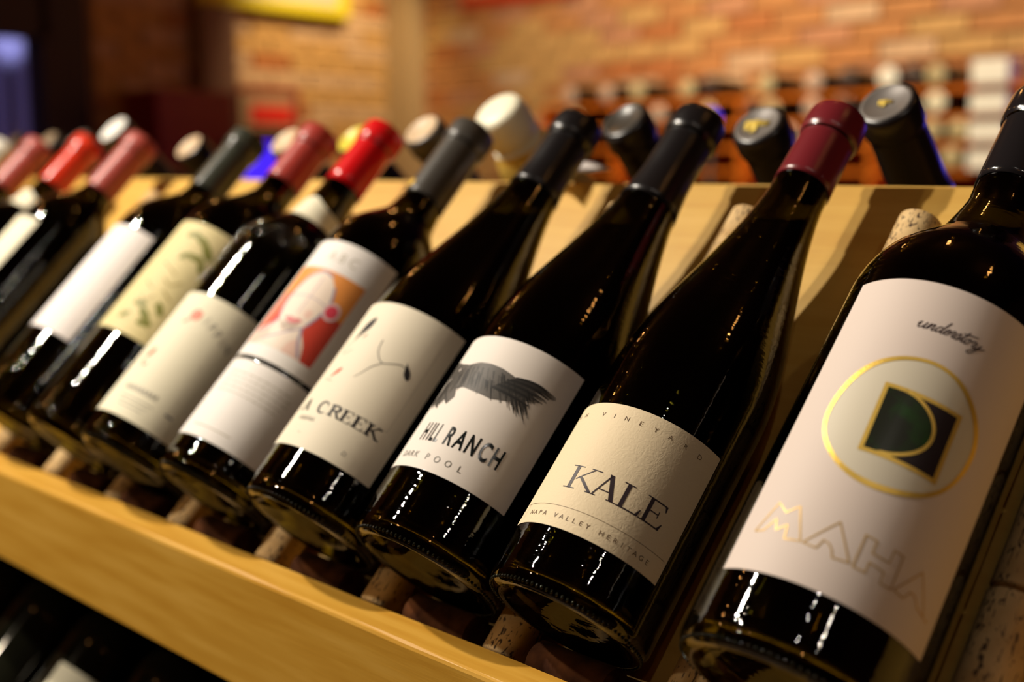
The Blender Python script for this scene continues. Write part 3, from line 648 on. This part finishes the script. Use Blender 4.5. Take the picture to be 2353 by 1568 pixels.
# --- bottle 6: cream label, red capsule, neck band
R = .0396
def neck_band(root, prof, m, p0=-75, p1=105):
    return label_patch(0, p0, p1, 197, 212, .0005, prof, lambda k, v: 11 + 6.5*math.exp(-((k - .48)/.2)**2)*(v - .15) - 2.0*abs(k - .5)*2).build('neck_label', M[m], root)
b, cp, prof, P, H = make_bottle('cream', XF['cream'], 'bordeaux', R, 'cap_red', .249, 'bottle with bright red capsule and cream neck band, cream label', .232, True, sh=.170)
lab = label_patch(R, -52, 78, 19.3, 117.5).build('front_label', M['p_cream'], b)
neck_band(b, prof, 'p_cream')
i = Ink(R); A = i.A
i.stroke([(A(11), 93), (A(16), 97), (A(18), 103)], 1.6, smooth=True); i.disc(A(20), 101, 4.4, 4.2); i.disc(A(2), 66, 2.3, 4.4, 20, -.4); i.stroke([(A(-2), 61), (A(3), 56), (A(8), 58)], 1.2, smooth=True); ink_obj(i, 'red_print', 'coral', lab)
t = Ink(R)
for q, ch in enumerate('IPPIN'): t.text(ch, A(33 + 7.8*q), 97 - 2.2*q, 6.6, .75, rot=-.25)
rw = random.Random(8); a = 4.0
for q in range(9): t.stroke([(A(a), 38), (A(a + 1.5), 41.5), (A(a + 3), 38)], .7); a += 4.4
for ln in range(3): t.stroke([(A(6 + ln*2), 33 - ln*3), (A(44 - ln*3), 33 - ln*3)], .5)
t.stroke([(A(56), 34), (A(64), 34)], 1.6)
ink_obj(t, 'grey_lettering', 'ink_grey', lab)
eb = MB(); re_ = random.Random(4)
for q in range(120):                                    # raised glass emblem on the shoulder
    f = q / 120
    if q < 80: ph = -32 + 26*re_.random(); u = .126 + .052*re_.random()
    else: ph = -30 + 95*(q - 80)/40; u = .180 + .006*math.sin((q - 80)*.55)
    r = prof(u); t_ = math.radians(ph); s_ = re_.uniform(.0010, .0016)
    eb.ball(((r - .6*s_)*math.sin(t_), -(r - .6*s_)*math.cos(t_), u), s_, s_, s_*1.2, 10, 7)
M['gloss_glass'] = mat('polished raised glass', (.010, .010, .006), .05); M['gloss_glass'].node_tree.nodes['Principled BSDF'].inputs['IOR'].default_value = 2.8
eb.build('embossed_emblem', M['gloss_glass'], b)
# --- bottle 7: yellow leaf label
R = .0395
b, cp, prof, P, H = make_bottle('yellow', XF['yellow'], 'bordeaux', R, 'cap_rust', .252, 'bottle with rose red capsule and yellow label of green leaves', .234, False, sh=.186)
lab = label_patch(R, -60, 62, 79, 179).build('front_label', M['p_yellow'], b)
i = Ink(R); A = i.A; vb = Ink(R, .00030)
for (a, u, L_, ro) in ((20, 168, 7, .4), (34, 166, 8, -.3), (46, 160, 9, -.8), (40, 152, 7, .2), (50, 148, 6, -1.2), (28, 150, 6, .9), (22, 104, 7, .2), (34, 98, 8, -.6), (14, 92, 6, .8), (44, 106, 7, -.9), (40, 92, 7, .3)):
    i.disc(A(a), u, L_*.8, L_*.36, 16, ro); vb.stroke([(A(a) - L_*.9, u + 2), (A(a), u), (A(a) + L_*.8, u - 3)], .9, smooth=True)
for (a0_, u0_, a1_, u1_) in ((12, 140, 34, 134), (26, 128, 46, 131), (10, 122, 22, 118), (34, 120, 48, 115), (16, 110, 30, 113)): vb.stroke([(A(a0_), u0_), (A((a0_ + a1_)/2), u0_ - 3), (A(a1_), u1_)], 1.5, smooth=True)
ink_obj(vb, 'vine_print', 'vine_brown', lab); ink_obj(i, 'leaf_print', 'leaf_green', lab)
# --- bottle 8: plain white label
R = .0380
b, cp, prof, P, H = make_bottle('white', XF['white'], 'bordeaux', R, 'cap_green', .243, 'bottle with dark green-grey capsule and tall plain white label', .232, False, sh=.186)
label_patch(R, -60, 54, 70, 174).build('front_label', M['p_plain'], b)
# --- bottles 9 to 12, toward the far end
for key, cap, ll, m, band, cu, ks in (('nine', 'cap_rose', 'far bottle with dusty rose capsule and cream label, left of the gap', 'p_cream', None, .240, .186),
                             ('ten', 'cap_redgold', 'far bottle with glossy red-orange capsule and cream neck band', 'p_cream', 'p_cream', .246, .170),
                             ('eleven', 'cap_rose', 'second last front bottle with dusty rose capsule', 'p_plain', None, .243, .186),
                             ('twelve', 'cap_cream', 'last front bottle at the far left with cream white capsule', 'p_cream', None, .243, .186)):
    R = .0385 if key != 'ten' else .0390
    b, cp, prof, P, H = make_bottle(key, XF[key], 'bordeaux', R, cap, cu, ll, .232, False, sh=ks)
    label_patch(R, -60, 34 if key == 'nine' else 48, 68, 176 if key != 'ten' else 150).build('front_label', M[m], b)
    if band: neck_band(b, prof, band)
# ------------------------------------------------------------------ back slope bottles
GB = 'wine bottles lying on the back slope'
def back_bottle(X, kind, R, cap, top, label, disc=None, lean=0.0, slide=0.0, emblem=None):
    gm, wm, km, prof, H, P = bottle_meshes(('backrow', kind, R), kind, R, .23, nk=.0162)
    p = RB(X, slide, R + .0003)
    root = empty('wine_bottle', p, label, 'bottle', (-AX, 0, 0), GB)
    bm_ = MB(); bm_.lathe([(0, 0), (0.0, .8*R)] + P + [(H - .002, 0)], 32); bm_.build('glass_body', M['dark_glass'], root)
    add(cap_mesh(P, H, .235, M[cap]), 'capsule', root)
    r = .0172 if top == 'white_cap' else .0152
    d_ = MB(); d_.lathe([(H - .0005, r), (H + .0006, r - .0006), (H + .0006, r - .0022), (H + .0001, r - .0026), (H + .0001, 0)], 32); d_.build('cap_disc', M[top], root)
    if emblem:
        k_ = .5 if X > -.35 else 1.0
        e = MB(); e.box(-.0085, .0085, -.0022, .0022, H + .0002, H + .0009); e.box(-.0022, .0022, -.008, .003, H + .0002, H + .0010); e.box(-.007, -.003, -.006, -.002, H + .0002, H + .0010)
        e.v = [(a_*k_, b_*k_, c_) for a_, b_, c_ in e.v]; e.build('cap_emblem', M[emblem], root)
    return root
BK = [(-.319, 'burgundy', .0420, 'cap_black', 'silver', 'nearest back slope bottle, black with a grey disc and gold mark on its cap', .012, 'gold_cap'),
      (-.408, 'burgundy', .0405, 'cap_black', 'silver', 'back slope bottle with silver rimmed cap and gold emblem', 0.0, 'gold_cap'),
      (-.511, 'burgundy', .0405, 'cap_black', 'cap_grey', 'back slope bottle with plain charcoal cap between two black front necks', .008, None),
      (-.716, 'bordeaux', .038, 'cap_grey', 'tan_cap', 'back slope bottle with tan cap disc left of the cream foil bottle', .008, None),
      (-.812, 'bordeaux', .038, 'cap_black', 'yellow_cap', 'back slope bottle with yellow cap behind the bright red capsule', 0.0, None),
      (-.912, 'bordeaux', .038, 'cap_grey', 'tan_cap', 'back slope bottle with tan cap behind the rose red capsule', 0.0, None),
      (-1.085, 'bordeaux', .038, 'cap_black', 'tan_cap', 'black back slope bottle with dull tan cap behind the wide gap', -.004, None),
      (-1.205, 'bordeaux', .038, 'cap_grey', 'white_cap', 'back slope bottle with bright silver white cap', .024, None),
      (-1.315, 'bordeaux', .038, 'cap_grey', 'silver', 'back slope bottle with silver cap behind the glossy red-orange capsule', .010, None),
      (-1.392, 'bordeaux', .038, 'cap_grey', 'tan_cap', 'second last back slope bottle with tan cap', .010, None),
      (-1.490, 'bordeaux', .038, 'cap_grey', 'tan_cap', 'last back slope bottle with tan cap, at the far end', .010, None)]
for X, kind, R, cap, top, ll, sl_, em_ in BK: back_bottle(X, kind, R, cap, top, ll, slide=sl_, emblem=em_)
# sparkling bottle in crumpled cream foil
R = .0445
sp = empty('sparkling_wine_bottle', RB(-.628, .030, R + .0003), 'sparkling wine bottle with crumpled cream foil over its cork, on the back slope', 'bottle', (-AX, 0, 0))
P = smooth_prof([(0, .8*R), (.001, .92*R), (.005, R), (.02, R), (.10, R), (.13, .985*R), (.155, .90*R), (.18, .75*R), (.205, .58*R), (.228, .45*R), (.25, .0178), (.275, .0160), (.28, .0165)], 4)
mb = MB(); mb.lathe([(0, 0)] + P + [(.281, 0)], 40); mb.build('glass_body', M['dark_glass'], sp)
M['foil'] = mat('crumpled cream foil', (.85, .62, .14), .45, 0); bump_noise(M['foil'], (1, 1, .6), 160, 4, .7, .0016)
tl_ = nd(M['foil'], 'ShaderNodeBsdfTranslucent'); tl_.inputs[0].default_value = (.95, .68, .14, 1); ms_ = nd(M['foil'], 'ShaderNodeMixShader'); ms_.inputs[0].default_value = .55
lk(M['foil'], M['foil'].node_tree.nodes['Principled BSDF'].outputs[0], ms_.inputs[1]); lk(M['foil'], tl_.outputs[0], ms_.inputs[2]); lk(M['foil'], ms_.outputs[0], M['foil'].node_tree.nodes['Material Output'].inputs[0])
M['foil_top'] = mat('pale cream foil', (.86, .82, .62), .45)
fo = [(.135, .985*R + .0006), (.155, .90*R + .0012), (.18, .78*R + .0018), (.205, .66*R + .0022), (.228, .585*R + .0022), (.246, .0262), (.256, .0238), (.264, .0195)]
fo = smooth_prof(fo, 4); rf = random.Random(2); mb = MB(); rows = []
for q, (u, r) in enumerate(fo):
    rows.append([((r + .0007*math.sin(k*1.9 + q*.8) * (1 if q else .3))*math.sin(2*PI*k/40), -(r + .0007*math.sin(k*1.9 + q*.8))*math.cos(2*PI*k/40), u + (.004*math.sin(k*.9) if q == 0 else 0)) for k in range(41)])
mb.quad_grid(rows); mb.build('neck_foil', M['foil'], sp)
tp = [(.258, .0190), (.264, .0176), (.268, .0172), (.272, .0196), (.279, .0208), (.290, .0205), (.297, .0190), (.300, .0150), (.3012, .008), (.3012, 0)]
mb = MB(); mb.lathe(smooth_prof(tp, 3), 40); mb.build('foil_cap', M['foil_top'], sp)
mb = MB(); rows = []
for q in range(13):
    t_ = 2*PI*q/12; rows.append([((.0186 + .0022*math.cos(t_))*math.sin(2*PI*k/40), -(.0186 + .0022*math.cos(t_))*math.cos(2*PI*k/40), .2665 + .0018*math.sin(t_) + .0012*math.sin(k*.5)) for k in range(41)])
mb.quad_grid(rows); mb.build('foil_collar', M['foil_top'], sp)
# ------------------------------------------------------------------ lower tier, mostly in the dark
for k, (x, cap, ll, lbm) in enumerate(((-.56, 'cap_black', 'dark bottle in the lower tier nearest the camera', None), (-.66, 'cap_black', 'dark bottle in the lower tier under the cream foil bottle', None), (-.762, 'cap_grey', 'unlabelled lower tier bottle right of the cream label', None),
                                (-.868, 'cap_black', 'lower tier bottle whose cream label corner shows below the rail', 'p_cream'), (-.972, 'cap_grey', 'dark lower tier bottle left of the cream label', None), (-1.076, 'cap_black', 'lower tier bottle at the left edge of the picture', None))):
    gm, wm, km, prof, H, P = bottle_meshes(('back', 'bordeaux', .038), 'bordeaux', .038, .23)
    root = empty('wine_bottle', RL(x, 0, .0383), ll, 'bottle', (AX, 0, 0), 'wine bottles in the lower tier')
    bm_ = MB(); bm_.lathe([(0, 0), (0.0, .8*.038)] + P + [(H - .002, 0)], 32); bm_.build('glass_body', M['dark_glass'], root)
    add(cap_mesh(P, H, .238, M[cap]), 'capsule', root)
    if lbm: label_patch(.038, 8, 120, 60, 160).build('front_label', M[lbm], root)
# ------------------------------------------------------------------ background furniture
# wall wine rack on the right
wr = empty('wall_wine_rack', (-2.3, 3.75, 0), 'orange wooden wall rack full of bottle ends below the brick wall', 'rack')
def wpart(name, mb, m): o = mb.build(name, m, wr, False); o.matrix_parent_inverse = Matrix.Translation((2.3, -3.75, 0)); return o
RX0, RX1, RY0, RY1 = -3.3, -1.05, 3.58, 3.90
SH = [ZO + z for z in (.253, .168, .083, -.002, -.087, -.172)]
for z in SH: mb = MB(); mb.box(RX0, RX1, RY0, RY1, z - .014, z); wpart('shelf', mb, M['orange_wood'])
mb = MB(); mb.box(RX0, RX1, RY1, RY1 + .02, 0, ZO + .253); wpart('back_panel', mb, M['orange_wood'])
for x in (RX0, -2.92, -2.35, -1.85, -1.35, RX1): mb = MB(); mb.box(x - .008, x + .008, RY0, RY1, 0, ZO + .253 - .014); wpart('upright', mb, M['orange_wood'])
mb = MB(); mb.box(RX0, RX1, RY0 + .01, RY1, 0, ZO - .186); wpart('base_cabinet', mb, M['dark_wood'])
sbody = MB(); sbody.lathe([(0.002, .0), (.0, .030), (.001, .034), (.006, .037), (.19, .037), (.215, .028), (.235, .0145), (.29, .0145), (.292, 0)], 24); sbody = sbody.mesh('glass_body', M['dark_glass'])
def disc_mesh(r, m): mb = MB(); mb.lathe([(-.0002, r), (-.0012, r - .001), (-.0012, 0)], 24); return mb.mesh('end_disc', M[m])
M['end_tan'] = mat('tan bottle end', (.50, .40, .22), .5); M['end_pink'] = mat('pinkish bottle end', (.55, .38, .30), .5); M['end_dark'] = mat('dark bottle end', (.05, .025, .02), .4); M['end_cream'] = mat('cream bottle end', (.85, .78, .60), .5); M['end_white'] = mat('white bottle end', (.95, .92, .84), .45)
DM = {k: disc_mesh(.033, k) for k in ('end_tan', 'end_pink', 'end_dark', 'end_cream', 'end_white')}
pale = {(0, -1.793): 'end_white', (1, -1.631): 'end_cream', (2, -1.64): 'end_tan', (2, -1.556): 'end_tan', (3, -1.575): 'end_tan', (0, -2.056): 'end_pink', (0, -2.24): 'end_tan', (1, -2.22): 'end_tan', (1, -2.06): 'end_pink', (2, -2.15): 'end_pink', (0, -1.635): 'end_tan', (0, -1.715): 'end_dark', (0, -2.80): 'end_tan', (1, -2.70): 'end_pink', (0, -2.95): 'end_pink', (1, -3.12): 'end_tan', (0, -3.14): 'end_pink', (1, -2.86): 'end_dark', (0, -2.48): 'end_dark', (1, -2.48): 'end_tan', (2, -2.6): 'end_dark', (1, -1.95): 'end_dark', (2, -1.95): 'end_dark', (0, -1.94): 'end_dark', (1, -1.75): 'end_dark', (2, -1.75): 'end_tan', (3, -1.70): 'end_pink', (2, -2.28): 'end_dark', (1, -2.30): 'end_dark', (0, -2.57): 'end_tan', (3, -1.2): 'end_dark', (2, -1.2): 'end_dark', (1, -1.2): 'end_dark', (0, -1.2): 'end_dark'}
ROWN = ('top', 'second', 'third', 'fourth'); COLN = {'end_white': 'white', 'end_cream': 'cream', 'end_tan': 'tan', 'end_pink': 'pinkish', 'end_dark': 'dark'}
order = {}
for (r_, x), e in sorted(pale.items()): order.setdefault((r_, e), []).append(x)
ORD = ('first', 'second', 'third', 'fourth', 'fifth', 'sixth', 'seventh', 'eighth')
rows_ = {}
for (r_, x), e in sorted(pale.items()):
    ox = order[(r_, e)]; nth = ORD[ox.index(x)]
    ll = '%s bottle end on the %s shelf of the wall rack%s' % (COLN[e], ROWN[r_], '' if len(ox) == 1 else ', %s such from the left' % nth)
    o = empty('shelf_bottle', (x, RY0 - .01, SH[r_] + .0375), ll, 'bottle', (-PI/2, 0, 0), 'bottles lying in the wall rack')
    add(sbody, 'glass_body', o); add(DM[e], 'end_disc', o)
# white cartons stacked at the right end
for k, z in enumerate(SH[:4]):
    mb = MB(); mb.box(-1.515, -1.405, RY0 - .03, RY0 + .22, z + .0005, z + .058 + (.016 if k == 0 else 0))
    o = mb.build('carton', M['end_white'], None, False, .004); tag(o, 'white carton end at the right of the wall rack, on the %s shelf' % ROWN[k], 'box', 'white cartons in the wall rack')
mb = MB(); lp_ = empty('blue_lamp', (-2.36, 3.42, 0), 'small blue glowing lamp ball before the wall rack', 'lamp')
mb.ball((0, 0, ZO + .175), .028, .028, .028, 16, 10); mb.build('lamp_globe', M['blue_lit'], lp_)
mb = MB(); mb.lathe([(0, 0), (0, .09), (.015, .085), (.02, .012), (ZO + .148, .010), (ZO + .148, 0)], 16); mb.build('pole', M['frame_dark'], lp_)
# signs and cabinet on the left wall
t = empty('yellow_sign', (XL + .05, 3.19, ZO + .725), 'yellow edged sign board high on the left brick wall', 'sign')
mb = MB(); mb.box(0, .035, -.40, .41, -.015, .32); mb.build('board', M['yellow_sign'], t, False, .006)
mb = MB(); mb.box(.0352, .039, -.20, .34, .035, .28); mb.build('sign_face', M['sign_grey'], t, False)
t = empty('red_cabinet', (XL + .18, 2.63, 0), 'dark red cabinet standing against the left wall', 'cabinet')
mb = MB(); mb.box(-.16, .10, -.182, .182, 0, ZO + .325); mb.build('body', M['maroon'], t, False, .006)
mb = MB(); mb.box(.1005, .118, -.18, .18, .08, ZO + .315); mb.build('door', M['maroon'], t, False, .004)
t = empty('framed_sign', (XL + .07, 3.115, ZO + .265), 'maroon framed sign with tan face and bright red panel', 'sign')
mb = MB(); mb.box(0, .03, -.175, .175, -.10, .10); mb.build('frame', M['maroon'], t, False, .005)
mb = MB(); mb.box(.0302, .036, -.15, .135, -.085, .075); mb.build('sign_face', M['sign_tan'], t, False)
mb = MB(); mb.box(.0362, .041, -.10, .125, -.06, .022); mb.build('red_panel', M['sign_red'], t, False, .002)
t = empty('lit_screen', (XL + .45, 2.855, 0), 'blue glowing screen on a stand behind the rose red capsule', 'screen')
mb = MB(); mb.box(-.03, 0, -.13, .14, ZO - .30, ZO + .125); mb.build('housing', M['frame_dark'], t, False)
mb = MB(); mb.box(.0005, .004, -.12, .13, ZO - .285, ZO + .11); mb.build('screen_panel', M['blue_lit'], t, False)
mb = MB(); mb.box(-.03, 0, -.03, .05, .02, ZO - .30); mb.box(-.15, .12, -.15, .17, 0, .02); mb.build('stand', M['frame_dark'], t, False)
t = empty('red_wall_sign', (-3.80, YB - .05, ZO + .785), 'brick red sign at the top of the back wall', 'sign')
mb = MB(); mb.box(-.37, .37, 0, .03, -.035, .30); mb.build('board', M['red_sign'], t, False, .005)
mb = MB(); mb.box(-.30, .30, -.004, -.0005, .03, .26); mb.build('sign_face', M['sign_tan'], t, False)

# paper scrap on the ridge
mb = MB(); rows = []
for a in range(9):
    t_ = a / 8; rows.append([(-.532 + .045*(t_ - .5) + .006*v, YM - .035 + .045*v + .004*math.sin(t_*5), ZO - .0085 + .010*math.sin(PI*t_) * (1 - .5*v) + .004*v + (.004 if v else 0)) for v in (0, .25, .5, .75, 1)])
mb.quad_grid(rows); o = mb.build('paper_scrap', M['p_plain'], None)
mod = o.modifiers.new('thick', 'SOLIDIFY'); mod.thickness = .0006
tag(o, 'small curled white paper scrap on the top edge of the maple rack', 'paper')
